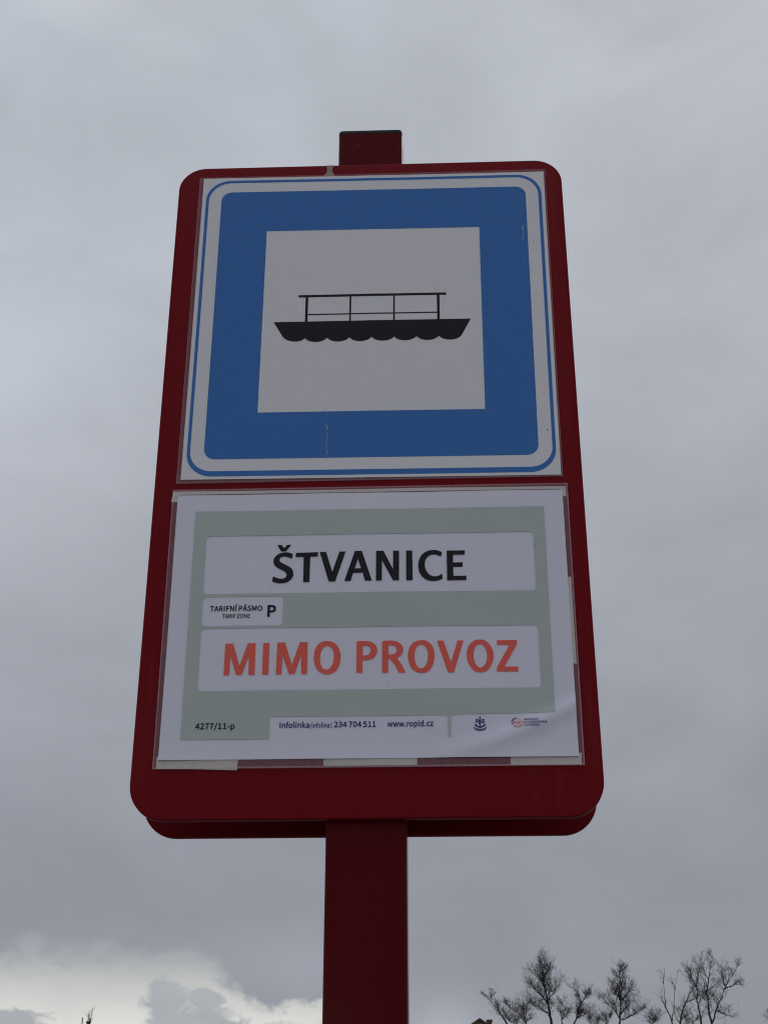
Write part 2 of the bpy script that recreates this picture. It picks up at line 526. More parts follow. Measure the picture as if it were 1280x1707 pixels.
def tube(V, F, pts, rads, ns):
    base = len(V)
    up = Vector((0.13, 1, 0.07))
    n = len(pts)
    for i, p in enumerate(pts):
        t = (pts[min(i + 1, n - 1)] - pts[max(i - 1, 0)])
        t = t.normalized() if t.length > 1e-9 else Vector((0, 0, 1))
        u = t.cross(up).normalized(); w = t.cross(u)
        for k in range(ns):
            a = 2 * math.pi * k / ns
            V.append(p + (u * math.cos(a) + w * math.sin(a)) * rads[i])
    for i in range(n - 1):
        for k in range(ns):
            a = base + i * ns + k; b_ = base + i * ns + (k + 1) % ns
            F.append((a, b_, b_ + ns, a + ns))
    F.append(tuple(base + (n - 1) * ns + k for k in range(ns)))


def wander(rng, p, d, length, seg, curl, lift):
    pts = [p.copy()]
    d = d.normalized()
    for i in range(seg):
        d = (d + Vector((rng.gauss(0, curl), rng.gauss(0, curl), rng.gauss(0, curl) + lift))).normalized()
        pts.append(pts[-1] + d * (length / seg))
    return pts


def bare_tree(name, base, y, limbs, r0, dens, reach, seed, label, group, pale=False, lift=0.10, leanup=0.5):
    rng = random.Random(seed)
    t = empty(name, (base[0], y, 0), label, 'tree', group)
    TV, TF, KV, KF = [], [], [], []
    loc = lambda q, dy: Vector((q[0] - base[0], dy, q[1]))
    main = limbs[0]
    z0 = main[0][1]
    paths = []
    for i, l in enumerate(limbs):
        s = 0 if i == 0 else rng.uniform(-0.5, 0.5)
        pts = [loc(q, s * k * 0.6) for k, q in enumerate(l)]
        # finer, slightly crooked path
        fine = []
        for a, c in zip(pts[:-1], pts[1:]):
            n = max(2, int((c - a).length / 0.22))
            for k in range(n):
                f = k / n
                fine.append(a.lerp(c, f) + Vector((rng.gauss(0, 0.022), rng.gauss(0, 0.05), rng.gauss(0, 0.02))) * (0 if k == 0 else 1))
        fine.append(pts[-1])
        ln = sum((q - p_).length for p_, q in zip(fine[:-1], fine[1:]))
        ra = r0 if i == 0 else min(r0 * 0.72, 0.012 + 0.026 * ln)
        rads = [max(0.008, ra * (1 - 0.93 * (k / (len(fine) - 1)) ** 0.8)) for k in range(len(fine))]
        paths.append((fine, rads))
    # trunk from the ground to the first limb
    top = paths[0][0][0]
    below = [Vector((0, 0, -0.15))]
    for k in range(1, 12):
        f = k / 12
        below.append(Vector((top.x * f ** 1.6 + rng.gauss(0, 0.05), rng.gauss(0, 0.05), -0.15 + (top.z + 0.15) * f)))
    below += [top]
    nb_ = len(below)
    tube(TV, TF, below + paths[0][0][1:], [r0 * (2.3 - 1.3 * k / (nb_ - 1)) + (0.25 * r0 if k == 0 else 0) for k in range(nb_)] + paths[0][1][1:], 8)
    for fine, rads in paths[1:]:
        if (fine[0] - top).length > 0.8 and fine[0].z <= z0 + 0.05:
            # a limb that leaves the trunk below: lead it back to the trunk
            q = below[-4]
            lead = [q.lerp(fine[0], k / 6) + Vector((0, 0, 0.25 * math.sin(math.pi * k / 6))) * -0.4 for k in range(6)]
            rads = [rads[0] * 1.3] * 6 + rads
            fine = lead + fine
        tube(TV, TF, fine, rads, 6)
    # lower limbs, mostly below the picture
    for k in range(7):
        h = rng.uniform(0.35, 0.92)
        q = below[int(h * (nb_ - 1))]
        a = rng.uniform(0, 2 * math.pi)
        lp = wander(rng, q, Vector((math.cos(a), math.sin(a), 0.7)), rng.uniform(1.6, 3.0) * (1.15 - h * 0.65), 9, 0.10, 0.05)
        if lp[-1].z > z0 + 0.1: continue
        paths.append((lp, [r0 * 0.5 * (1 - 0.85 * i / 9) for i in range(10)]))
        tube(TV, TF, *paths[-1], 5)
    # twigs
    def twigs(p, d, length, rad, level):
        pts = wander(rng, p, d, length, 5 if level < 2 else 3, 0.11, lift)
        tube(KV, KF, pts, [max(0.0032, rad * (1 - 0.75 * i / (len(pts) - 1))) for i in range(len(pts))], 3)
        if level >= 3: return
        n = int((4.0, 5.2, 4.4)[level] * dens + rng.random())
        for _ in range(n):
            i = rng.randrange(1, len(pts))
            dd = (pts[i] - pts[i - 1]).normalized()
            s = Vector((rng.gauss(0, 1), rng.gauss(0, 1), rng.gauss(0, 0.8))).normalized()
            twigs(pts[i], dd * 0.75 + s * 0.75 + Vector((0, 0, 0.12)), length * rng.uniform(0.4, 0.72), rad * 0.62, level + 1)
    for fine, rads in paths:
        L = sum((b_ - a).length for a, b_ in zip(fine[:-1], fine[1:]))
        n = int(L * 8.0 * dens) + 3
        if dens > 0.5: n = int(n * 1.1)
        for k in range(n):
            f = 0.04 + 0.96 * rng.random() ** 0.8
            i = min(len(fine) - 1, max(1, int(f * (len(fine) - 1))))
            dd = (fine[i] - fine[i - 1]).normalized()
            a = rng.uniform(0, 2 * math.pi)
            s = Vector((math.cos(a), math.sin(a), rng.uniform(-0.15, 0.6)))
            ln = reach * rng.choice((0.55, 0.75, 0.9, 1.1, 1.4)) * (1.12 - 0.64 * f)
            twigs(fine[i], dd * leanup + s * 0.8, ln, min(0.013, rads[i] * 0.35 + 0.004), 1)
    me = bpy.data.meshes.new('trunk'); me.from_pydata(TV, [], TF)
    link('trunk', me, BARK, t)
    me = bpy.data.meshes.new('crown'); me.from_pydata(KV, [], KF)
    k = link('crown', me, PALE_TWIG if pale else TWIG, t)
    return t


G1 = 'bare trees behind the sign'
TREES = [
    ['a', 88, [5.68, 9.92], [[[4.04, 11.22], [3.53, 12.08], [2.69, 12.95]], [[5.23, 11.21], [4.68, 11.87], [3.91, 12.42]], [[5.17, 11.32], [5.05, 11.97], [4.92, 12.28]]]],
    ['b', 84, [6.31, 8.84], [[[6.41, 10.78], [6.27, 11.93], [6.08, 12.99], [5.94, 14.55]], [[6.21, 11.4], [5.63, 11.73], [5.12, 11.93]], [[6.31, 12.06], [6.72, 12.66], [6.88, 12.96]], [[6.3, 11.83], [5.77, 12.49], [5.31, 12.96]], [[6.13, 12.73], [5.79, 13.46], [5.41, 13.67]], [[6.05, 13.13], [6.32, 13.6], [6.37, 13.87]]]],
    ['c', 92, [7.57, 9.52], [[[7.69, 11.64], [7.61, 12.32], [7.81, 13.04]], [[7.67, 11.89], [8.06, 12.24], [8.16, 12.53]]]],
    ['d', 86, [7.75, 9.01], [[[7.87, 10.99], [8.36, 12.16], [8.18, 12.74], [7.67, 13.15]], [[8.36, 12.16], [8.67, 12.5], [8.75, 12.74]], [[8.03, 11.32], [8.53, 11.49], [8.89, 11.62]]]],
    ['e', 85, [10.27, 8.92], [[[10.42, 10.87], [10.59, 12.27], [10.72, 13.11], [10.99, 14.29]], [[10.44, 11.2], [10.07, 11.77], [9.66, 12.0], [9.55, 12.44]], [[10.55, 12.17], [10.21, 12.77], [10.04, 13.38]], [[10.68, 13.04], [10.59, 13.62], [10.59, 14.16]], [[10.62, 12.17], [11.11, 12.7], [11.4, 13.17]], [[10.57, 11.1], [11.43, 11.43], [12.02, 11.76]], [[10.53, 11.43], [10.98, 11.9], [11.15, 12.26]]]],
    ['k', 95, [10.77, 9.77], [[[10.9, 11.62], [10.71, 12.21], [10.42, 12.58]], [[10.84, 11.91], [11.03, 12.32], [11.12, 12.58]]]],
    ['l', 95, [13.45, 9.76], [[[13.61, 11.61], [13.81, 12.2], [13.92, 12.57]], [[13.71, 11.9], [13.96, 12.2], [14.17, 12.31]]]],
    ['f', 80, [12.53, 8.49], [[[12.69, 10.33], [12.43, 11.11], [12.39, 12.43], [12.2, 12.91]], [[12.39, 12.43], [12.56, 13.32]], [[12.43, 11.11], [12.19, 11.64], [12.23, 12.18]], [[12.74, 10.48], [13.02, 12.11], [13.32, 13.22]], [[13.02, 12.17], [12.83, 12.91]]]],
    ['g', 82, [13.26, 8.65], [[[13.44, 10.54], [13.69, 11.4], [14.17, 12.2], [14.41, 12.69], [14.11, 13.74]], [[13.85, 11.72], [14.4, 11.88], [14.62, 12.04]], [[13.46, 10.76], [13.92, 11.02], [14.13, 11.14]], [[13.41, 10.63], [13.18, 11.02], [13.14, 11.27]]]],
    ['h', 84, [14.76, 8.82], [[[14.96, 10.75], [14.87, 12.29], [14.9, 12.95], [15.14, 13.69], [15.42, 14.7]], [[14.88, 12.79], [14.69, 13.36], [14.64, 13.89]]]],
    ['i', 83, [15.19, 8.73], [[[15.39, 10.64], [15.22, 12.33], [15.1, 13.15], [15.05, 13.75]], [[15.25, 12.33], [15.53, 13.31], [15.88, 14.41]], [[15.43, 10.74], [15.99, 11.9], [16.62, 12.98], [17.46, 14.07]], [[16.23, 12.49], [16.94, 12.78], [17.45, 12.78]], [[15.8, 11.38], [16.21, 11.06], [16.64, 10.96]], [[16.32, 12.72], [16.21, 13.31], [16.14, 13.57]], [[15.26, 12.42], [15.74, 12.69], [15.86, 12.88]]]],
    ['j', 86, [19.53, 8.98], [[[19.74, 10.65], [19.46, 11.25], [19.24, 11.72]], [[19.57, 11.02], [19.38, 11.18], [19.18, 11.22]]]],
    ['n', 96, [5.21, 9.87], [[[5.28, 11.52], [5.07, 12.12], [4.93, 12.56]], [[5.21, 11.78], [5.63, 12.19], [5.95, 12.49]], [[5.14, 11.97], [4.68, 12.23], [4.45, 12.42]]]],
    ['o', 97, [10.05, 9.94], [[[10.16, 11.61], [10.04, 12.21], [9.83, 12.66]], [[10.1, 11.87], [10.44, 12.28], [10.7, 12.54]]]],
    ['p', 97, [16.23, 9.92], [[[16.39, 11.59], [16.36, 12.18], [16.18, 12.71]], [[16.37, 11.85], [16.69, 12.26], [16.95, 12.52]]]],
    ['m', 78, [-18.84, 8.4], [[[-19.0, 10.04], [-18.91, 10.5], [-18.86, 11.05]], [[-19.04, 10.1], [-19.07, 10.44], [-19.09, 10.65]]]],
]
SPEC = {
    'n': (0.045, 1.3, 0.62, 'low twiggy bare tree top between the leftmost tree and the tall spiked tree'),
    'o': (0.045, 1.3, 0.62, 'low twiggy bare tree top right of the crooked dense tree'),
    'p': (0.045, 1.2, 0.62, 'low twiggy bare tree top behind the thin forked stems'),   # radius, density, reach, label
    'a': (0.085, 1.25, 0.62, 'low dark bare tree with limbs leaning left over the house roof'),
    'b': (0.120, 1.20, 0.85, 'tall bushy bare tree tapering to one thin spike, leftmost of the tall ones'),
    'c': (0.060, 1.30, 0.60, 'small twiggy bare tree close beside the tall spiked tree'),
    'd': (0.075, 1.30, 0.62, 'crooked bare tree with dense dark knot of twigs, right of the spiked tree'),
    'e': (0.085, 1.15, 0.66, 'upright bare tree with a narrow top and wide lower branches, standing alone'),
    'k': (0.045, 1.20, 0.60, 'low bare bush top just left of the upright lone tree'),
    'l': (0.045, 1.30, 0.60, 'low bare bush top just right of the upright lone tree'),
    'f': (0.060, 0.22, 0.50, 'thin bare tree of long forked stems with hardly any twigs'),
    'g': (0.085, 0.62, 0.70, 'bare tree bending right then up, beside the thin forked stems'),
    'h': (0.090, 0.95, 0.75, 'straight dark single stemmed bare tree with a dense pointed head'),
    'i': (0.105, 0.90, 0.75, 'forked bare tree with one long limb reaching out to the right'),
    'j': (0.060, 0.80, 0.60, 'bare tree mostly cut off by the right edge of the picture'),
    'm': (0.050, 0.62, 0.36, 'pale yellowish twig top at far left against the bright cloud'),
}
for i, (key, y, base, limbs) in enumerate(TREES):
    r_, de, re, lab = SPEC[key]
    r_ *= 0.66
    bare_tree('bare_tree', base, y, limbs, r_, de, re, 11 + 7 * i, lab, G1 if key != 'm' else None, key == 'm', 0.16 if key == 'm' else 0.10, 2.2 if key == 'm' else 0.6)

# ------------------------------------------------------------------ the stop sign
PX = -0.0264
sign = empty('stop_sign', (PX, 0.041, 0), 'dark red ferry stop sign, two rounded panels clamped on a square post', 'stop sign')
Z0, Z1 = 1.9364, 2.7525
outl = [(x, z) for x, z in rrect(-0.2352, Z0, 0.2352, Z1, (0.036, 0.036, 0.033, 0.033), 14)]
fp = solid_plate('front_panel', outl, -0.041, -0.031, 0.0016, RED, sign)
bpn = solid_plate('back_panel', outl, 0.031, 0.041, 0.0028, RED, sign)
PT = 2.8112
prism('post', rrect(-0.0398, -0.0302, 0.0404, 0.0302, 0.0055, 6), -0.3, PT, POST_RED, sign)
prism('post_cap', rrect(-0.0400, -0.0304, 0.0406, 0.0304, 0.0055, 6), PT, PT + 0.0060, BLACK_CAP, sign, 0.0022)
# gasket-like spacers that hold the panels off the post
for zz_ in (2.12, 2.56):
    for s in (-1, 1):
        bm = bmesh.new()
        box_into(bm, -0.05, 0.05, 0.0302 if s > 0 else -0.031, 0.031 if s > 0 else -0.0302, zz_ - 0.02, zz_ + 0.02)
        bm_obj('spacer', bm, BLACK_CAP, sign)


def blob(rng, cx, cz, rx, rz, n=14, j=0.3):
    return [(cx + rx * math.cos(2 * math.pi * k / n) * (1 + rng.uniform(-j, j)), cz + rz * math.sin(2 * math.pi * k / n) * (1 + rng.uniform(-j, j))) for k in range(n)]


rng = random.Random(5)
ox, oz = PX * 1000, 0.0


def on_panel(name, loops, y, mat, thick=0.0):
    o = flat(name, [loops], y, mat, fp, thick=thick)
    o.location = (0, -0.041, 0)
    return o


# grey dried smear on the top edge, left of the post
zt = Z1 * 1000
cx = -75.6 - ox
on_panel('dried_residue', [[(cx - 4.2, zt - 1), (cx - 3.2, zt - 6), (cx - 3.6, zt - 12), (cx - 7, zt - 17.2), (cx - 2, zt - 18), (cx + 1, zt - 19), (cx + 4, zt - 17.8), (cx + 6.4, zt - 17),
                            (cx + 4.4, zt - 14), (cx + 3.2, zt - 10), (cx + 3.4, zt - 5), (cx + 4.4, zt - 1)]], 0.0008, RESIDUE, 0.0008)
for (x, z, dx, dz, w) in ((-203, 2402, 8, 14, 1.0), (-226, 2372, -5, -16, 0.7), (-232, 2366, 3, -11, 0.6), (-245, 2250, 2, -6, 0.6), (-100, 1972, 5, 1.2, 0.7), (188, 2395, 1.5, 2.0, 1.1), (60, 1990, 2, 0.5, 0.6)):
    x -= ox
    on_panel('scratch', [[(x, z), (x + dx * 0.5 + w, z + dz * 0.45), (x + dx, z + dz), (x + dx * 0.5 - w * 0.3, z + dz * 0.5)]], 0.0003, DARKSCR)
# scratch on the post head
def on_post(name, loops, mat):
    o = flat(name, [loops], 0.0002, mat, sign)
    o.location = (0, -0.0302, 0)
on_post('scratch', [[(-24, 2800), (-14, 2791.2), (-11, 2789.3), (-14.3, 2790.7)]], SCRATCH)
on_post('scratch', [[(20, 1722), (22, 1716), (22.8, 1717)]], SCRATCH)


# ------------------------------------------------------------------ lettering outlines
GL = {}
for line in """- 121 16,86 106,86 106,110 16,110
. 97 49,-5 58,-3 65,2 70,10 72,20 70,30 65,37 58,42 49,44 40,42 32,37 27,30 26,20 27,10 32,2 40,-3
/ 137 4,-63 27,-63 132,278 109,278
0 194 97,-5 130,4 156,29 172,70 177,129 172,187 156,229 130,253 97,261 64,253 39,229 23,187 18,129 23,70 39,29 64,4|97,21 77,28 62,47 52,81 48,129 52,177 62,211 77,230 97,236 117,230 133,211 143,177 146,129 143,81 133,47 117,28
1 194 31,0 172,0 172,27 120,27 120,257 96,257 85,251 72,246 58,242 42,238 42,218 88,218 88,27 31,27
2 194 15,0 177,0 177,28 106,28 96,27 85,27 74,26 64,25 105,67 137,108 157,147 165,186 159,217 144,241 121,256 90,261 67,259 47,251 30,239 14,224 33,206 44,217 57,227 71,233 86,235 107,231 121,221 130,205 133,185 126,150 104,112 68,68 15,19
3 194 92,-5 124,0 151,15 168,38 175,69 170,93 159,112 142,125 120,134 120,136 139,145 153,158 163,176 166,197 160,224 145,244 121,257 91,261 70,259 52,253 35,243 20,231 37,210 48,221 61,228 75,233 90,235 108,232 122,224 130,211 133,195 130,175 118,160 96,149 62,146 62,121 100,117 125,107 138,91 142,70 138,50 128,35 111,25 90,22 70,24 53,31 39,40 27,51 10,31 24,17 42,6 65,-2
4 194 119,0 149,0 149,71 183,71 183,96 149,96 149,257 114,257 7,92 7,71 119,71|119,96 40,96 99,184 104,193 109,203 115,212 119,222 121,222 120,211 120,198 119,186 119,175
5 194 92,-5 123,1 150,18 169,46 176,83 170,120 153,146 128,160 98,165 87,165 78,163 69,159 60,155 67,229 163,229 163,257 39,257 30,137 47,126 58,133 68,137 78,140 90,141 112,137 129,126 139,107 143,83 139,57 127,38 110,26 89,22 68,24 51,31 37,40 26,50 9,29 24,17 42,6 64,-2
7 194 69,0 103,0 108,69 119,127 141,182 178,237 178,257 17,257 17,229 142,229 110,178 88,125 75,67
: 97 49,137 58,138 65,143 70,151 72,161 70,171 65,179 58,184 49,186 40,184 32,179 27,171 26,161 27,151 32,143 40,138|49,-5 58,-3 65,2 70,10 72,20 70,30 65,37 58,42 49,44 40,42 32,37 27,30 26,20 27,10 32,2 40,-3
A 213 1,0 34,0 59,78 153,78 177,0 211,0 124,257 88,257|67,104 79,144 86,165 93,187 99,208 105,230 106,230 113,208 119,187 125,165 132,144 145,104
D 241 35,0 101,0 152,9 190,34 212,75 220,129 212,184 189,224 152,248 99,257 35,257|68,27 68,230 97,230 136,224 165,204 181,172 187,129 181,86 165,54 136,34 97,27
E 206 35,0 187,0 187,28 68,28 68,121 165,121 165,149 68,149 68,229 183,229 183,257 35,257
F 193 35,0 68,0 68,115 166,115 166,143 68,143 68,229 183,229 183,257 35,257
G 241 136,-5 161,-2 182,4 201,13 215,25 215,133 131,133 131,106 186,106 186,39 177,33 165,28 153,25 139,24 103,31 76,52 59,85 54,129 60,172 77,205 104,226 139,233 157,231 171,226 184,218 194,209 212,230 199,241 183,251 162,258 138,261 91,252 54,226 29,184 20,128 29,72 53,31 90,4
I 103 35,0 68,0 68,257 35,257
K 226 35,0 68,0 68,81 112,134 189,0 225,0 132,159 213,257 176,257 68,128 68,257 35,257
M 284 35,0 64,0 64,142 64,160 63,180 62,200 60,218 62,218 82,159 131,26 153,26 201,159 222,218 223,218 222,200 220,180 219,160 219,142 219,0 249,0 249,257 210,257 161,119 157,106 152,93 148,79 143,66 142,66 137,79 133,93 128,106 123,119 74,257 35,257
N 253 35,0 66,0 66,135 65,155 64,175 63,195 62,215 63,215 91,162 185,0 218,0 218,257 187,257 187,123 187,103 188,82 190,62 192,42 190,42 162,95 68,257 35,257
O 260 130,-5 174,5 209,31 231,74 239,129 231,185 209,226 174,252 130,261 86,252 51,226 28,185 20,129 28,74 51,31 86,5|130,24 98,31 74,52 59,86 54,129 59,172 74,205 98,226 130,233 161,226 185,205 201,172 206,129 201,86 185,52 161,31
P 222 35,0 68,0 68,102 110,102 148,107 178,121 198,146 204,181 198,217 178,240 148,253 109,257 35,257|68,129 68,230 104,230 134,228 155,220 168,205 172,181 168,158 156,141 135,132 106,129
R 222 68,135 68,230 111,230 137,228 157,220 169,206 173,185 169,163 157,147 137,138 111,135|176,0 213,0 147,112 171,122 189,137 201,158 205,185 199,219 180,241 152,253 116,257 35,257 35,0 68,0 68,109 114,109
S 209 106,-5 143,1 170,17 188,40 194,68 190,93 178,112 162,126 141,137 104,153 89,159 75,168 65,180 62,196 65,211 75,223 90,230 110,233 127,231 142,226 156,219 168,209 185,230 170,242 152,252 132,259 110,261 77,256 52,242 35,221 29,193 34,169 46,150 63,137 81,127 118,111 135,103 148,94 157,82 161,65 157,48 146,35 130,27 107,24 87,26 68,33 51,43 36,56 17,33 35,18 56,6 80,-2
T 210 89,0 121,0 121,229 199,229 199,257 11,257 11,229 89,229
V 201 82,0 120,0 201,257 168,257 127,118 121,96 115,75 109,55 102,33 101,33 94,55 88,75 82,96 76,118 34,257 0,257
Z 211 18,0 195,0 195,28 57,28 193,237 193,257 30,257 30,229 153,229 18,20
a 197 76,-5 93,-2 109,3 125,12 139,23 140,23 143,0 169,0 169,117 165,149 154,174 133,189 103,195 81,193 61,187 43,179 29,170 41,148 53,156 67,162 82,167 98,168 117,164 129,154 136,138 137,120 85,111 49,97 28,77 21,49 25,26 36,10 54,-1|85,21 72,23 61,28 54,38 51,51 56,68 70,82 97,92 137,99 137,46 124,35 111,28 98,23
c 179 107,-5 124,-3 140,2 155,9 169,19 155,41 145,34 134,28 123,24 110,22 86,27 67,42 55,65 51,95 56,125 68,148 87,163 111,168 122,167 131,164 140,158 149,152 165,173 154,181 142,188 127,193 110,195 75,188 46,169 26,137 18,95 25,53 44,22 72,2
d 217 97,-5 114,-2 129,3 143,12 155,22 156,22 159,0 185,0 185,279 153,279 153,206 154,173 142,182 130,189 116,194 101,195 70,188 43,168 25,137 19,95 24,53 40,21 65,2|104,22 82,27 65,42 55,65 51,95 56,125 68,148 85,163 106,168 118,167 130,163 141,157 153,148 153,48 141,37 129,29 117,24
e 194 109,-5 127,-3 144,1 158,7 172,15 160,36 149,30 138,25 126,22 113,21 88,26 68,39 55,60 50,88 178,88 178,91 179,96 179,101 179,106 174,143 160,171 136,189 103,195 72,188 44,168 25,137 18,95 25,53 45,22 74,2|49,110 56,135 68,154 85,166 104,169 124,166 139,154 148,136 151,110
f 114 12,164 37,164 37,0 69,0 69,164 110,164 110,190 69,190 69,220 71,236 76,248 84,255 96,258 101,257 107,256 112,255 118,252 125,277 118,280 110,282 102,283 93,283 68,279 51,266 41,247 37,221 37,190 12,188
i 96 32,0 64,0 64,190 32,190|48,229 57,231 64,235 68,242 70,251 68,259 64,266 57,270 48,271 40,270 33,266 29,259 27,251 29,242 33,235 40,231
k 193 32,0 64,0 64,50 99,92 155,0 190,0 118,113 181,190 146,190 65,90 64,90 64,279 32,279
l 99 66,-5 72,-4 77,-4 81,-3 84,-2 80,23 78,22 76,22 74,22 73,22 70,23 67,25 65,29 64,36 64,279 32,279 32,38 34,20 40,7 51,-2
n 214 32,0 64,0 64,138 78,151 90,160 103,165 116,167 133,164 144,155 150,139 152,116 152,0 184,0 184,120 181,152 170,176 152,190 126,195 108,193 91,186 76,175 62,162 58,190 32,190
o 212 106,-5 139,2 167,22 187,53 194,95 187,137 167,169 139,188 106,195 73,188 45,169 25,137 18,95 25,53 45,22 73,2|106,22 84,27 66,42 55,65 51,95 55,125 66,148 84,163 106,168 129,163 146,148 157,125 161,95 157,65 146,42 129,27
p 217 32,-80 64,-80 64,-16 63,18 76,8 90,1 103,-3 116,-5 147,2 173,22 192,55 199,98 194,138 179,169 155,188 123,195 107,193 91,187 76,178 62,168 58,190 32,190|111,22 100,23 89,27 77,33 64,42 64,142 78,153 91,161 103,166 115,168 138,163 154,149 163,127 165,98 161,66 150,42 132,28
r 136 32,0 64,0 64,122 75,143 87,156 100,164 112,166 117,166 122,166 126,165 131,163 137,191 132,193 127,194 122,195 116,195 101,192 86,184 73,172 62,155 58,190 32,190
w 281 62,0 99,0 126,102 130,116 133,129 136,143 139,157 141,157 144,143 147,129 151,116 154,103 181,0 220,0 272,190 241,190 213,80 210,67 207,53 205,40 202,27 200,27 197,40 193,53 190,67 187,80 157,190 126,190 96,80 93,67 89,53 86,40 83,27 82,27 79,40 76,53 73,67 70,80 42,190 9,190
z 166 12,0 156,0 156,26 53,26 153,173 153,190 23,190 23,164 112,164 12,17
Á 213 99,273 159,318 140,340 85,289|1,0 34,0 59,78 153,78 177,0 211,0 124,257 88,257|67,104 79,144 86,165 93,187 99,208 105,230 106,230 113,208 119,187 125,165 132,144 145,104
Í 103 35,0 68,0 68,257 35,257|45,273 104,318 86,340 31,289""".split('\n'):
    k, a, l = line.split(' ', 2)
    GL[k] = (float(a), [[tuple(map(float, q.split(','))) for q in s.split(' ')] for s in l.split('|')])
GL['\u017d'] = (GL['Z'][0], GL['Z'][1] + [[(60, 350), (88, 350), (108, 322), (128, 350), (156, 350), (122, 285), (94, 285)]])




def grow(l, o):
    n = len(l); out = []
    for i in range(n):
        a, p, c = l[i - 1], l[i], l[(i + 1) % n]
        d1 = Vector((p[0] - a[0], p[1] - a[1])); d2 = Vector((c[0] - p[0], c[1] - p[1]))
        if d1.length < 1e-6 or d2.length < 1e-6: out.append(p); continue
        d1.normalize(); d2.normalize()
        n1 = Vector((d1.y, -d1.x)); n2 = Vector((d2.y, -d2.x))
        m = n1 + n2
        if m.length < 0.3: out.append(p); continue
        m = m / max(0.45, (m.length_squared / 2))
        out.append((p[0] + m.x * o, p[1] + m.y * o))
    return out


def shapes_of(loops):
    outs, holes = [], []
    for i, l in enumerate(loops):
        k = sum(inside(l[0], q) for j, q in enumerate(loops) if j != i)
        (holes if k % 2 else outs).append(l)
    r = []
    for o in outs: r.append([o] + [h for h in holes if inside(h[0], o)])
    return r


def write(s, x0, x1, z, cap, bold=0.0, shear=0.0):
    x = 0.0; sh = []
    for ch in s:
        if ch == ' ': x += 58; continue
        a, loops = GL[ch]
        for g in shapes_of(loops):
            gg = []
            for k, l in enumerate(g):
                l = l if area(l) > 0 else l[::-1]
                q = grow(l, bold if k == 0 else -bold)
                gg.append([(px + x + shear * pz, pz) for px, pz in q])
            sh.append(gg)
        x += a + bold * 1.2
    lo = min(p[0] for g in sh for l in g for p in l); hi = max(p[0] for g in sh for l in g for p in l)
    sx_, sz_ = (x1 - x0) / (hi - lo), cap / (257 + 2 * bold)
    return [[[(x0 + (p[0] - lo) * sx_, z + (p[1] + bold) * sz_) for p in l] for l in g] for g in sh]


def decode(s): return [[[tuple(map(float, q.split(','))) for q in l.split(' ')] for l in g.split('|')] for g in s.split(';')]


def arc(cx, cz, r0, r1, a0, a1, n=24, sq=1.0, taper=False):
    o, i = [], []
    for k in range(n + 1):
        f = k / n; a = math.radians(a0 + (a1 - a0) * f)
        w = (r1 - r0) * (math.sin(math.pi * f) * 0.85 + 0.15 if taper else 1)
        mid_ = (r0 + r1) / 2
        o.append((cx + (mid_ + w / 2) * math.cos(a), cz + (mid_ + w / 2) * math.sin(a) * sq))
        i.append((cx + (mid_ - w / 2) * math.cos(a), cz + (mid_ - w / 2) * math.sin(a) * sq))
    return [o + i[::-1]]


rect = lambda x0, z0, x1, z1: [(x0, z0), (x1, z0), (x1, z1), (x0, z1)]


def ring_rect(a, w): return [[a, [(p[0], p[1]) for p in w]]]


# ------------------------------------------------------------------ upper notice: the boat pictogram
def disp_a(x, z):
    f = 0.35 * math.sin(x * 0.013 + 1.1) * math.cos(z * 0.011 + 0.4) + 0.25
    f += 0.28 * math.exp(-((x - 1.5 + 0.004 * z) / 5.0) ** 2)
    return f


ua = empty('pictogram_notice', (-0.02287, 0, 2.52356), 'laminated white sheet with blue frame and black boat pictogram on the panel top', 'notice', None, (0, 0.00375, 0))
STA = 0.02
pa = flat('paper', [[rect(-209.0, -210.1, 209.1, 210.1)]], 0.0012, PAPER_A, ua, disp_a, STA, 0.0007)
pa_k = dict(parent=pa, disp=disp_a, step=STA)
flat('blue_ring', [[rrect(-204.4, -206.6, 205.0, 206.0, (29, 29, 30, 30), 14), rrect(-200.7, -200.0, 201.2, 202.2, (25, 25, 27, 27), 14)]], 0.00135, BLUE, **pa_k)
sq_ = rect(-127.6, -125.7, 128.4, 127.8)
flat('blue_field', [[rrect(-185.3, -185.1, 186.0, 187.9, 13, 10), sq_]], 0.00135, BLUE, **pa_k)
# boat: hull with scalloped waterline
hull = [(115.3, -4.0), (-114.2, -4.0), (-102.6, -25.0)]
cus = [-102.6] + [-77.0, -51.2, -25.4, 0.4, 26.3, 52.2, 78.1] + [103.9]
for a, c in zip(cus[:-1], cus[1:]):
    za = -25.0 if a == cus[0] else -27.3; zc = -27.2
    for k in range(1, 9):
        f = k / 8
        hull.append((a + (c - a) * f, za + (zc - za) * f - 5.35 * (1 - (2 * f - 1) ** 2) ** 0.75))
flat('boat_hull', [[hull]], 0.00135, INK, **pa_k)
rl = [[rect(-86.1, 30.1, 87.3, 33.4)]]
for x0, x1 in ((-77.7, -74.6), (-26.0, -24.0), (25.2, 27.2), (76.3, 79.4)): rl.append([rect(x0, -3.95, x1, 30.05)])
for x0, x1 in ((-74.55, -26.05), (-23.95, 25.15), (27.25, 76.25)): rl.append([rect(x0, 4.85, x1, 6.5)])
flat('boat_railing', rl, 0.00135, INK, **pa_k)
rng = random.Random(8)
for (x, z0_, z1_, n, w) in ((-48.6, -127.5, -136, 3, 0.25), (-48.4, -143, -150, 4, 0.9), (-48.6, -154, -188, 11, 0.42), (180.6, 128, 108, 9, 0.55)):
    for k in range(n):
        z = z0_ + (z1_ - z0_) * (k + rng.random() * 0.8) / n
        flat('scuff', [[blob(rng, x + rng.gauss(0, 0.5), z, w * rng.uniform(0.6, 1.3), rng.uniform(0.9, 2.1), 8)]], 0.0015, SCUFF, pa, disp_a)
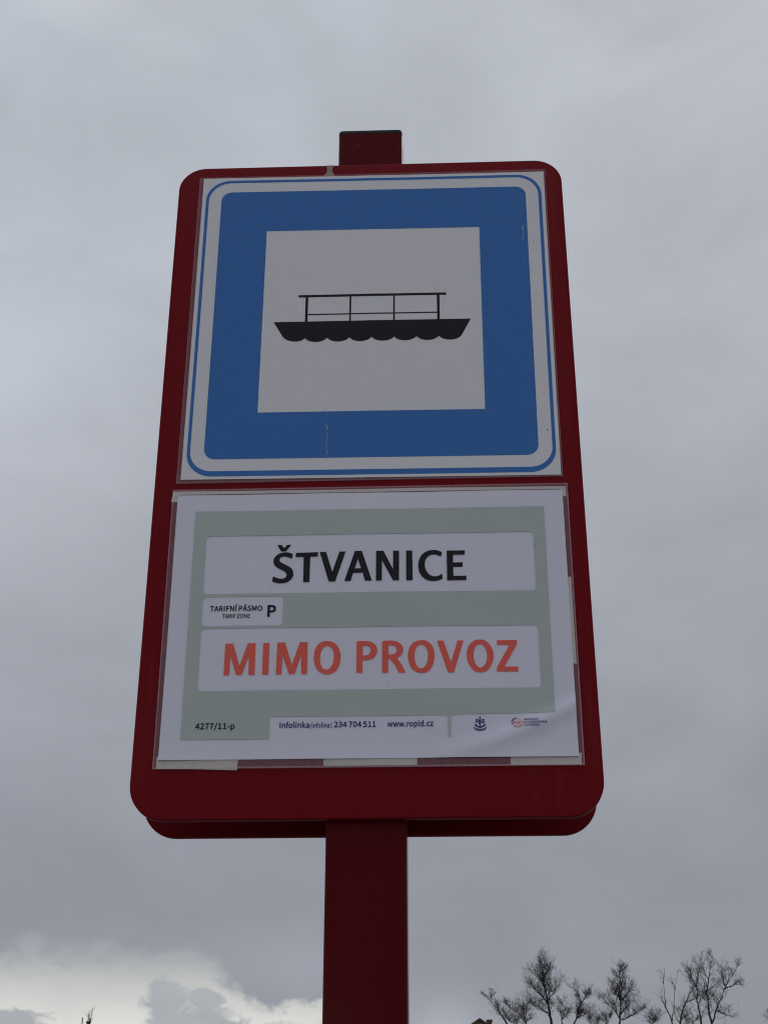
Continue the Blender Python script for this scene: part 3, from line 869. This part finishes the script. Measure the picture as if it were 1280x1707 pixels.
for (x, z, r_) in ((192.8, 104, 1.0), (196.5, -153.5, 1.4), (203.8, -164, 0.9), (112, 200, 0.9), (95, -69, 0.5), (-10, 204, 0.7), (-152, 208, 0.6)):
    flat('dirt_speck', [[blob(rng, x, z, r_ * 0.7, r_ * 0.55, 8)]], 0.00155, DIRT, pa, disp_a)
fa = flat('film', [[[(-213.6, -215.0), (210.9, -212.2), (211.0, 213.3), (-213.8, 210.9)]]], 0.0021, FILM, ua, disp_a, STA)
inn = rect(-209.3, -210.4, 209.4, 210.0)
flat('film_margin', [[[(-213.6, -215.0), (210.9, -212.2), (211.0, 213.3), (-213.8, 210.9)], inn]], 0.0009, FILM_EDGE, fa, disp_a, 0.05)
flat('film_rim', [[[(-213.6, -215.0), (210.9, -212.2), (211.0, 213.3), (-213.8, 210.9)], [(-212.8, -214.0), (210.3, -211.4), (210.4, 212.5), (-213.0, 210.2)]]], 0.0022, FILM_RIM_THIN, fa, disp_a, 0.05)


# ------------------------------------------------------------------ lower notice: stop name
def disp_b(x, z):
    f = 0.5 * math.sin(x * 0.011 + 2.0) * math.sin(z * 0.016 + 1.0) + 0.5
    f += 0.35 * math.sin(x * 0.035 + z * 0.02)
    # the crease in the lower right corner
    t = (x - 60) / 140.0
    if t > 0:
        zc = -146 + 46 * min(t, 1.3) ** 1.6
        dz = z - zc
        am = min(1.0, t * 1.3) * (1.15 - 0.45 * min(t, 1.2))
        if dz > 0: f += 4.2 * am * math.exp(-(dz / 9.0) ** 2)
        else: f += 4.2 * am * math.exp(-(dz / 8.5) ** 2)
    # blister over the footer divider
    r_ = math.hypot(x - 72, z + 104)
    f += 0.5 * math.exp(-((r_ - 13) / 4.0) ** 2)
    f += 0.7 * math.exp(-(z + 149) / 9.0)      # the bottom edge stands a little off the panel
    return f


ub = empty('stop_name_notice', (-0.02425, 0, 2.14529), 'pale paper notice in plastic with stop name and orange out of service message', 'notice', None, (0, 0.00068, 0))
STB = 0.004
# tape strips behind the paper
TP = [[(-217, 141.7), (-209, 141.7), (-209, 150.5), (207, 150.5), (207, 141.4), (213.6, 141.3), (213.8, 153.6), (60, 154.4), (-60, 153.8), (-215.8, 154.6)],
      [(-212.2, -144.9), (-209, -144.9), (-209, -148), (-129.6, -148), (-130.6, -159.4), (-170, -158.0), (-211.8, -157.3)],
      rect(-44.0, -155.7, 49.3, -148.0),
      [(142.2, -148), (207, -148), (207, -144.9), (212.8, -144.9), (212.2, -156.8), (142.0, -156.6)],
      [(208.5, 46), (213.3, 46), (213.3, -51), (208.5, -51)]]
for t in TP: flat('tape_strip', [[t]], 0.0007, TAPE, ub, thick=0.0004)
pb = flat('paper', [[rect(-210.0, -148.8, 209.8, 149.0)]], 0.0013, PAPER_B, ub, disp_b, STB, 0.0008)
pk = dict(parent=pb, disp=disp_b, step=STB)
outer = [(-189.2, 128.8), (-189.2, -128.0), (-99.6, -128.0)] + [(-99.6 + 0.0, -108.8)]
for k in range(7):
    a = math.radians(180 - 90 * k / 6); outer.append((-95.6 + 4 * math.cos(a), -108.7 + 4 * math.sin(a)))
for k in range(7):
    a = math.radians(90 - 90 * k / 6); outer.append((76.7 + 4 * math.cos(a), -108.7 + 4 * math.sin(a)))
outer += [(80.7, -127.9), (83.5, -127.9)]
for k in range(7):
    a = math.radians(180 - 90 * k / 6); outer.append((87.5 + 4 * math.cos(a), -108.2 + 4 * math.sin(a)))
outer += [(188.6, -103.3), (188.6, 128.8)]
b1 = rrect(-175.5, 30.9, 176.0, 98.8, 4.2, 6)
b2 = rrect(-175.3, -5.4, -89.9, 27.5, 4.2, 6)
b3 = rrect(-175.0, -76.6, 176.0, -8.3, 4.2, 6)
flat('green_field', [[outer[::-1], b1, b2, b3]], 0.0018, GREEN, **pk)
NAME = decode("-81.4,76.4 -82.3,76.8 -83.2,77.2 -84.2,77.6 -85.3,77.9 -86.4,78.2 -87.7,78.4 -89,78.5 -90.4,78.5 -92,78.2 -93.7,77.8 -95.3,77.3 -96.8,76.6 -98.1,75.7 -99.2,74.7 -100.2,73.6 -100.9,72.5 -101.5,71.3 -101.8,70.1 -101.9,68.8 -101.9,67.6 -101.7,66.3 -101.3,65.1 -100.8,63.9 -100.2,62.9 -99.3,61.9 -98.4,61.1 -97.3,60.3 -96.2,59.6 -95,58.9 -93.8,58.3 -92.5,57.7 -91.4,57.2 -90.5,56.5 -89.7,55.9 -88.9,55.3 -88.4,54.6 -87.9,54 -87.6,53.3 -87.5,52.7 -87.4,52 -87.5,51.3 -87.7,50.6 -87.9,49.8 -88.4,49.2 -88.9,48.7 -89.6,48.3 -90.3,48 -91.1,47.7 -91.9,47.6 -92.7,47.6 -93.6,47.6 -94.5,47.8 -95.5,48 -96.5,48.2 -97.4,48.6 -98.4,48.9 -99.2,49.3 -100.1,49.8 -100.9,50.2 -101.7,50.6 -102.7,44.8 -101.6,44.3 -100.5,43.8 -99.4,43.3 -98.2,42.9 -96.9,42.6 -95.5,42.4 -94,42.3 -92.6,42.3 -91.2,42.4 -89.8,42.6 -88.5,42.9 -87.1,43.4 -85.9,44 -84.7,44.8 -83.5,45.6 -82.6,46.6 -81.8,47.7 -81.2,48.9 -80.7,50.2 -80.4,51.4 -80.3,52.6 -80.3,53.8 -80.5,55 -80.7,56.1 -81.1,57.1 -81.6,58.2 -82.2,59.2 -83,60.1 -83.9,60.9 -85,61.7 -86.2,62.4 -87.4,63.1 -88.6,63.8 -89.9,64.4 -91.1,65 -92.1,65.5 -93,66.1 -93.7,66.6 -94.3,67.1 -94.8,67.6 -95.1,68.3 -95.4,68.9 -95.5,69.6 -95.5,70.3 -95.3,70.9 -95,71.5 -94.6,72.1 -94.1,72.6 -93.5,73 -92.8,73.2 -92,73.4 -91.1,73.5 -90.1,73.5 -89,73.4 -87.9,73.2 -86.8,72.9 -85.7,72.4 -84.6,71.9 -83.6,71.3 -82.5,70.7;-98.5,87.3 -93.9,87.2 -90.9,83.5 -88,87.3 -83.5,87.2 -89.2,79.5 -94.1,79.5;-78.2,77.6 -54.4,78 -54.6,73 -62.7,72.8 -62.9,43.3 -69.5,43.3 -69.7,72.6 -78.5,72.8;-52.7,78.1 -45.9,78.1 -38.8,54.5 -31.6,78.2 -24.9,78.2 -35.6,43.5 -42.5,43.6;-15,78.6 -7.6,78.6 3.3,43.7 -4.1,43.8 -6.3,53.1 -16.6,52.9 -19.3,43.8 -25.9,43.9|-11.6,69.4 -8.3,58.2 -15.1,58.2;7.6,78.3 15.4,78.3 25.7,56.7 25.8,78.3 32.2,78.3 32,43.7 25.7,43.7 14,67.1 13.9,43.7 7.6,43.7;39.7,78.3 46.2,78.3 46.4,43.6 39.6,43.6;77.9,76.1 76.9,76.6 75.8,77.1 74.8,77.6 73.7,78 72.5,78.4 71.3,78.6 70,78.8 68.6,78.8 66.9,78.6 65,78.3 63.1,77.9 61.3,77.1 59.6,76.1 58,74.8 56.5,73.3 55.3,71.6 54.3,69.6 53.5,67.4 52.8,65.1 52.5,62.8 52.4,60.4 52.5,58 52.9,55.7 53.4,53.5 54.2,51.5 55.2,49.6 56.3,48 57.6,46.5 58.9,45.4 60.4,44.5 61.9,43.8 63.4,43.2 64.9,42.8 66.4,42.6 67.9,42.6 69.3,42.6 70.7,42.7 72,42.9 73.2,43.2 74.4,43.5 75.4,43.9 76.3,44.3 77.1,44.7 78,45.1 77.6,51.1 76.6,50.4 75.7,49.7 74.7,49.1 73.6,48.6 72.5,48.2 71.3,48 70.2,47.9 69,48 67.8,48.2 66.6,48.6 65.5,49.1 64.4,49.9 63.3,51 62.3,52.3 61.4,53.7 60.6,55.2 60.1,56.8 59.7,58.4 59.5,60.1 59.4,61.7 59.5,63.3 59.7,64.9 60,66.4 60.5,67.8 61.2,69 62.1,70.2 63.2,71.3 64.2,72.1 65.4,72.7 66.6,73.1 67.8,73.3 68.9,73.4 69.9,73.4 70.9,73.3 71.8,73 72.7,72.7 73.7,72.3 74.6,71.8 75.6,71.2 76.5,70.7;82.9,77.8 102.2,77.9 101.9,72.9 89.6,72.8 89.4,63.9 99.7,63.9 99.5,58.7 89.4,58.6 89.5,48.2 103.1,48.4 103,43.3 82.8,43.1")
STAT = decode("-148.7,-25.2 -140.5,-25.2 -132.8,-50 -125.3,-25.1 -117,-25.1 -116.7,-60 -123,-59.9 -123.6,-39.1 -130.1,-59.8 -135.9,-59.8 -142.6,-39.3 -143,-59.9 -148.9,-59.9;-109.1,-25 -102.6,-24.9 -102.5,-59.7 -109.1,-59.7;-94.5,-24.6 -86.4,-24.6 -78.7,-49.4 -71,-24.5 -63,-24.5 -62.8,-59.5 -68.8,-59.5 -69.4,-39 -75.7,-59.5 -81.4,-59.5 -88.6,-39.2 -89.1,-59.7 -94.9,-59.7;-42.4,-23.6 -40.8,-23.7 -39.3,-24 -37.7,-24.5 -36.2,-25.3 -34.8,-26.3 -33.4,-27.6 -32.1,-29.1 -31,-30.8 -30.1,-32.7 -29.4,-34.9 -28.8,-37.2 -28.5,-39.5 -28.4,-41.8 -28.6,-44.1 -28.9,-46.5 -29.4,-48.6 -30.1,-50.7 -31,-52.7 -32,-54.6 -33.1,-56.1 -34.3,-57.3 -35.5,-58.2 -36.9,-58.9 -38.1,-59.4 -39.4,-59.8 -40.6,-60.1 -41.9,-60.1 -43.2,-60 -44.7,-59.7 -46.3,-59.3 -47.9,-58.7 -49.3,-57.8 -50.7,-56.7 -51.9,-55.3 -53.1,-53.8 -54,-52.1 -54.8,-50.2 -55.4,-48.2 -55.9,-46.1 -56.2,-44 -56.3,-41.7 -56.2,-39.3 -56,-37 -55.7,-34.8 -55.1,-32.8 -54.4,-30.9 -53.5,-29.2 -52.5,-27.8 -51.5,-26.6 -50.4,-25.7 -49.2,-24.9 -48,-24.4 -46.7,-23.9 -45.3,-23.6 -43.8,-23.5|-42.6,-29 -41.6,-29.1 -40.6,-29.4 -39.6,-30 -38.7,-30.7 -37.9,-31.6 -37.1,-32.8 -36.5,-34.2 -36,-35.6 -35.7,-37.1 -35.6,-38.7 -35.5,-40.4 -35.6,-42.1 -35.7,-43.9 -36,-45.7 -36.3,-47.5 -36.8,-49.1 -37.4,-50.5 -38.2,-51.8 -39,-53 -39.8,-53.9 -40.5,-54.5 -41.2,-54.8 -42,-55 -42.8,-55 -43.7,-54.9 -44.7,-54.6 -45.7,-54.2 -46.6,-53.6 -47.3,-52.7 -48,-51.6 -48.6,-50.3 -49,-48.9 -49.3,-47.3 -49.6,-45.6 -49.7,-43.7 -49.7,-41.9 -49.6,-40.1 -49.4,-38.2 -49.2,-36.5 -48.8,-34.9 -48.3,-33.6 -47.8,-32.4 -47.1,-31.4 -46.3,-30.6 -45.5,-29.9 -44.6,-29.4 -43.6,-29.1;-12.1,-24.3 -10.5,-24.2 -8.9,-24.1 -7.3,-24 -5.8,-24 -4.4,-24 -3.1,-24 -1.9,-24.1 -0.6,-24.3 0.7,-24.6 2,-25 3.3,-25.4 4.5,-26 5.5,-26.8 6.5,-27.6 7.3,-28.6 8,-29.6 8.5,-30.7 8.9,-32 9.2,-33.3 9.3,-34.6 9.1,-36 8.9,-37.4 8.4,-38.8 7.8,-40 7,-41.1 6.1,-42.2 5,-43.1 3.8,-43.8 2.6,-44.4 1.3,-44.7 0,-45 -1.2,-45.1 -2.4,-45.3 -3.6,-45.3 -4.8,-45.2 -6,-45.2 -5.8,-58.8 -12.2,-58.8|-5.7,-29.3 -4.8,-29.3 -3.9,-29.3 -2.9,-29.3 -2.1,-29.5 -1.2,-29.7 -0.4,-29.9 0.4,-30.3 1,-30.8 1.6,-31.6 2.1,-32.5 2.4,-33.5 2.6,-34.4 2.5,-35.3 2.2,-36.3 1.8,-37.2 1.3,-38 0.6,-38.6 -0.1,-39.1 -1,-39.5 -1.9,-39.8 -2.8,-39.9 -3.7,-40 -4.7,-40 -5.6,-40;14.2,-24.5 15.8,-24.4 17.4,-24.2 19,-24.1 20.5,-24.1 22.1,-24.1 23.5,-24.1 25,-24.2 26.4,-24.4 27.7,-24.7 29.1,-25.1 30.3,-25.6 31.5,-26.3 32.5,-27 33.5,-27.9 34.3,-28.9 35,-29.9 35.4,-31 35.8,-32.2 35.9,-33.4 36,-34.6 35.9,-35.8 35.7,-36.9 35.3,-38.1 34.7,-39.2 33.7,-40.3 32.4,-41.3 31,-42.4 29.6,-43.4 30.8,-45 31.9,-46.5 33,-48.1 34.2,-50 35.2,-52.1 36.3,-54.4 37.4,-56.8 38.4,-59.2 31.5,-59.2 30.4,-56.9 29.3,-54.6 28.2,-52.3 27.1,-50.3 25.8,-48.5 24.5,-46.9 23.2,-45.4 21.8,-43.9 20.5,-43.9 20.5,-59 14.3,-59|20.7,-29.1 21.6,-29.1 22.5,-29.1 23.4,-29.1 24.3,-29.3 25.3,-29.5 26.3,-29.7 27.2,-30.1 28,-30.6 28.6,-31.4 29,-32.3 29.3,-33.2 29.4,-34.1 29.3,-35 29.1,-36 28.7,-36.9 28.2,-37.6 27.5,-38.2 26.7,-38.6 25.8,-38.9 24.9,-39.2 23.9,-39.3 22.9,-39.3 21.8,-39.3 20.7,-39.3;55.2,-24 56.8,-24.1 58.3,-24.3 59.7,-24.8 61,-25.4 62.3,-26.3 63.6,-27.4 64.7,-28.6 65.7,-30 66.5,-31.4 67.1,-33 67.6,-34.8 68,-36.6 68.2,-38.5 68.3,-40.5 68.2,-42.6 68,-44.7 67.6,-46.8 67,-49 66.2,-51.2 65.4,-53 64.4,-54.7 63.4,-56.1 62.2,-57.4 61,-58.3 59.5,-59 58,-59.5 56.4,-59.7 54.8,-59.8 53.3,-59.7 51.7,-59.4 50.2,-58.9 48.7,-58.2 47.3,-57.2 46,-56 44.7,-54.7 43.7,-53.2 42.8,-51.5 42.1,-49.7 41.6,-47.8 41.2,-45.8 40.9,-43.9 40.8,-42 40.7,-40.1 40.9,-38.1 41.2,-36.2 41.7,-34.3 42.3,-32.5 43.1,-30.8 44.1,-29.3 45.2,-28 46.5,-26.8 47.9,-25.9 49.6,-25.1 51.5,-24.5 53.4,-24.2|54.8,-29 55.7,-29.2 56.7,-29.5 57.6,-30 58.4,-30.6 59.1,-31.6 59.8,-32.7 60.4,-33.9 60.9,-35.3 61.2,-36.8 61.4,-38.5 61.5,-40.2 61.5,-41.9 61.4,-43.5 61.1,-45.2 60.8,-46.9 60.4,-48.4 59.8,-49.8 59.2,-51.2 58.5,-52.4 57.8,-53.3 57,-54 56.2,-54.5 55.4,-54.8 54.5,-54.9 53.6,-54.8 52.7,-54.5 51.7,-54 50.9,-53.2 50.2,-52.3 49.5,-51 48.9,-49.7 48.4,-48.2 48.1,-46.7 47.8,-45.1 47.7,-43.4 47.6,-41.7 47.7,-40 47.9,-38.3 48.1,-36.7 48.5,-35.2 49,-33.8 49.7,-32.5 50.4,-31.4 51.1,-30.6 52,-29.9 52.9,-29.4 53.8,-29.1;71,-24.7 77.6,-24.8 85.1,-48.7 92.2,-24.8 98.4,-24.9 87.8,-59.6 81.7,-59.6;114.9,-23.9 116.3,-24 117.8,-24.2 119.3,-24.7 120.6,-25.3 121.9,-26.1 123.1,-27.1 124.2,-28.3 125.2,-29.6 126.1,-31.1 127,-32.7 127.7,-34.5 128.3,-36.2 128.6,-37.9 128.8,-39.6 128.9,-41.3 128.8,-43.1 128.5,-45 128,-47 127.4,-49 126.7,-50.8 125.9,-52.5 125,-54.1 124,-55.6 122.9,-56.8 121.8,-57.8 120.5,-58.5 119.3,-59.1 118.1,-59.5 117.2,-59.8 116.4,-59.9 115.6,-59.9 114.5,-59.8 113.2,-59.6 111.7,-59.4 110.2,-58.9 108.8,-58.2 107.6,-57.1 106.4,-55.8 105.3,-54.4 104.3,-52.8 103.4,-51 102.7,-49.1 102,-47.1 101.6,-45.1 101.3,-43 101.3,-40.8 101.3,-38.7 101.6,-36.6 102.1,-34.6 102.7,-32.7 103.6,-30.9 104.5,-29.3 105.7,-27.9 107,-26.8 108.4,-25.8 109.7,-25 111,-24.4 112.3,-24.1 113.5,-23.9|114.9,-28.9 115.7,-29 116.6,-29.2 117.5,-29.6 118.3,-30.3 119.1,-31.2 119.8,-32.3 120.5,-33.6 121.1,-35 121.5,-36.3 121.8,-37.8 122.1,-39.2 122.2,-40.7 122.2,-42.3 122.1,-43.9 121.9,-45.4 121.6,-46.9 121.2,-48.2 120.7,-49.5 120.2,-50.7 119.5,-51.8 118.6,-52.8 117.5,-53.7 116.4,-54.4 115.4,-54.8 114.5,-54.9 113.7,-54.7 113,-54.3 112.2,-53.6 111.4,-52.8 110.7,-51.7 110,-50.4 109.4,-49 109,-47.5 108.7,-45.7 108.4,-43.9 108.3,-42.1 108.4,-40.3 108.5,-38.5 108.8,-36.7 109.1,-35.2 109.5,-33.8 110.1,-32.5 110.7,-31.5 111.4,-30.6 112.2,-29.9 113.1,-29.4 114,-29.1;132.8,-24.9 153.5,-24.9 153.1,-29.6 139.5,-53.8 153.6,-53.9 153.5,-59.1 131.6,-59.1 131.8,-54.6 145.5,-30.1 132.8,-30.1")
flat('stop_name_lettering', NAME, 0.0018, INK, **pk)
flat('service_message_lettering', STAT, 0.0018, ORANGE, **pk)
flat('zone_lettering', write('TARIFN\u00cd P\u00c1SMO', -166.9, -111.6, 11.1, 6.0, 8) + write('TARIF ZONE', -153.7, -124.2, 3.3, 4.5, 6) + write('P', -106.2, -97.2, 4.05, 13.5, 11), 0.0018, INK, **pk)
flat('sign_number_lettering', write('4277/11-p', -174.8, -134.6, -117.2, 6.3, 9), 0.00215, INK, **pk)
flat('contact_lettering', write('Infolinka', -89.0, -59.0, -116.7, 6.0, 8) + write('/infoline', -58.6, -38.4, -116.8, 5.2, 5) + write(':', -37.6, -36.2, -116.4, 5.6, 6)
     + write('234 704 511', -34.2, 8.0, -116.4, 6.0, 8) + write('www.ropid.cz', 19.7, 65.9, -116.4, 6.2, 7), 0.0018, NAVY, **pk)
# emblem with letters and anchor
em = [[blob(random.Random(1), 112.9, -108.0, 0.95, 0.95, 14, 0)], [rect(112.45, -118.0, 113.35, -108.8)]]
em += write('P', 108.6, 111.9, -113.9, 4.3, 12) + write('P', 111.4, 114.2, -115.0, 4.0, 10) + write('S', 113.9, 117.7, -113.9, 4.3, 12)
em += arc(112.9, -111.6, 5.6, 7.0, 218, 322, 18, 1.0)
em += [[[(107.4, -114.6), (109.9, -115.4), (108.2, -117.4)]], [[(118.4, -114.6), (115.9, -115.4), (117.6, -117.4)]], [[(111.6, -117.6), (114.2, -117.6), (112.9, -119.2)]]]
em = [[g] if isinstance(g[0], tuple) else g for g in em]
em += [arc(112.9, -109.6, 10.4, 11.3, 233, 307, 16), arc(112.9, -109.0, 12.2, 12.8, 245, 295, 14)]
flat('anchor_emblem', em, 0.0018, NAVY, **pk)
flat('logo_arc', [arc(149.5, -113.9, 4.55, 5.45, 75, 215, 24, 1.0, True), arc(149.2, -113.6, 4.1, 4.7, 225, 300, 16, 1.0, True)], 0.0018, NAVY, **pk)
flat('logo_lettering', write('P', 145.6, 148.4, -115.6, 3.3, 10, 0.25) + write('I', 148.5, 149.9, -115.6, 3.3, 10, 0.25) + write('D', 150.0, 153.3, -115.6, 3.3, 10, 0.25)
     + [arc(149.7, -113.9, 4.9, 5.7, -120, 60, 24, 1.0, True), arc(149.6, -113.8, 3.95, 4.4, 20, 170, 24, 1.0, True), arc(149.6, -113.8, 3.95, 4.4, 190, 330, 20, 1.0, True)], 0.0018, LOGO_RED, **pk)
flat('operator_lettering', write('PRA\u017dSK\u00c1', 156.6, 171.4, -111.8, 2.2, 8, 0.22) + write('INTEGROVAN\u00c1', 156.6, 179.8, -114.9, 2.2, 8, 0.22) + write('DOPRAVA', 156.6, 172.0, -118.0, 2.2, 8, 0.22), 0.0018, NAVY, **pk)
rng = random.Random(3)
for (x, z, r_) in ((176.4, 82, 1.0), (177, 70, 0.8), (-130, 62, 0.5), (20, -70.0, 0.6), (-150, -78.3, 0.6), (-105, 40, 0.6), (10, 25, 0.5), (-60, -68, 0.5), (47, -66.5, 0.5), (120, 14, 0.45)):
    flat('dirt_speck', [[blob(rng, x, z, r_ * 0.7, r_ * 0.55, 8)]], 0.0022, DIRT, pb, disp_b)
FO = [(-215.0, -158.2), (215.0, -158.0), (215.6, 156.2), (-215.8, 155.4)]
fb = flat('film', [[FO]], 0.0032, FILM_SLEEVE, ub, disp_b, STB * 2)
flat('film_margin', [[FO, rect(-210.2, -149.0, 210.0, 149.2)]], 0.0016, FILM_EDGE, fb, None, 0.05)
flat('film_rim', [[FO, [(-213.9, -156.6), (213.7, -156.4), (214.2, 154.9), (-214.6, 154.2)]]], 0.0033, FILM_RIM, fb, None, 0.05)
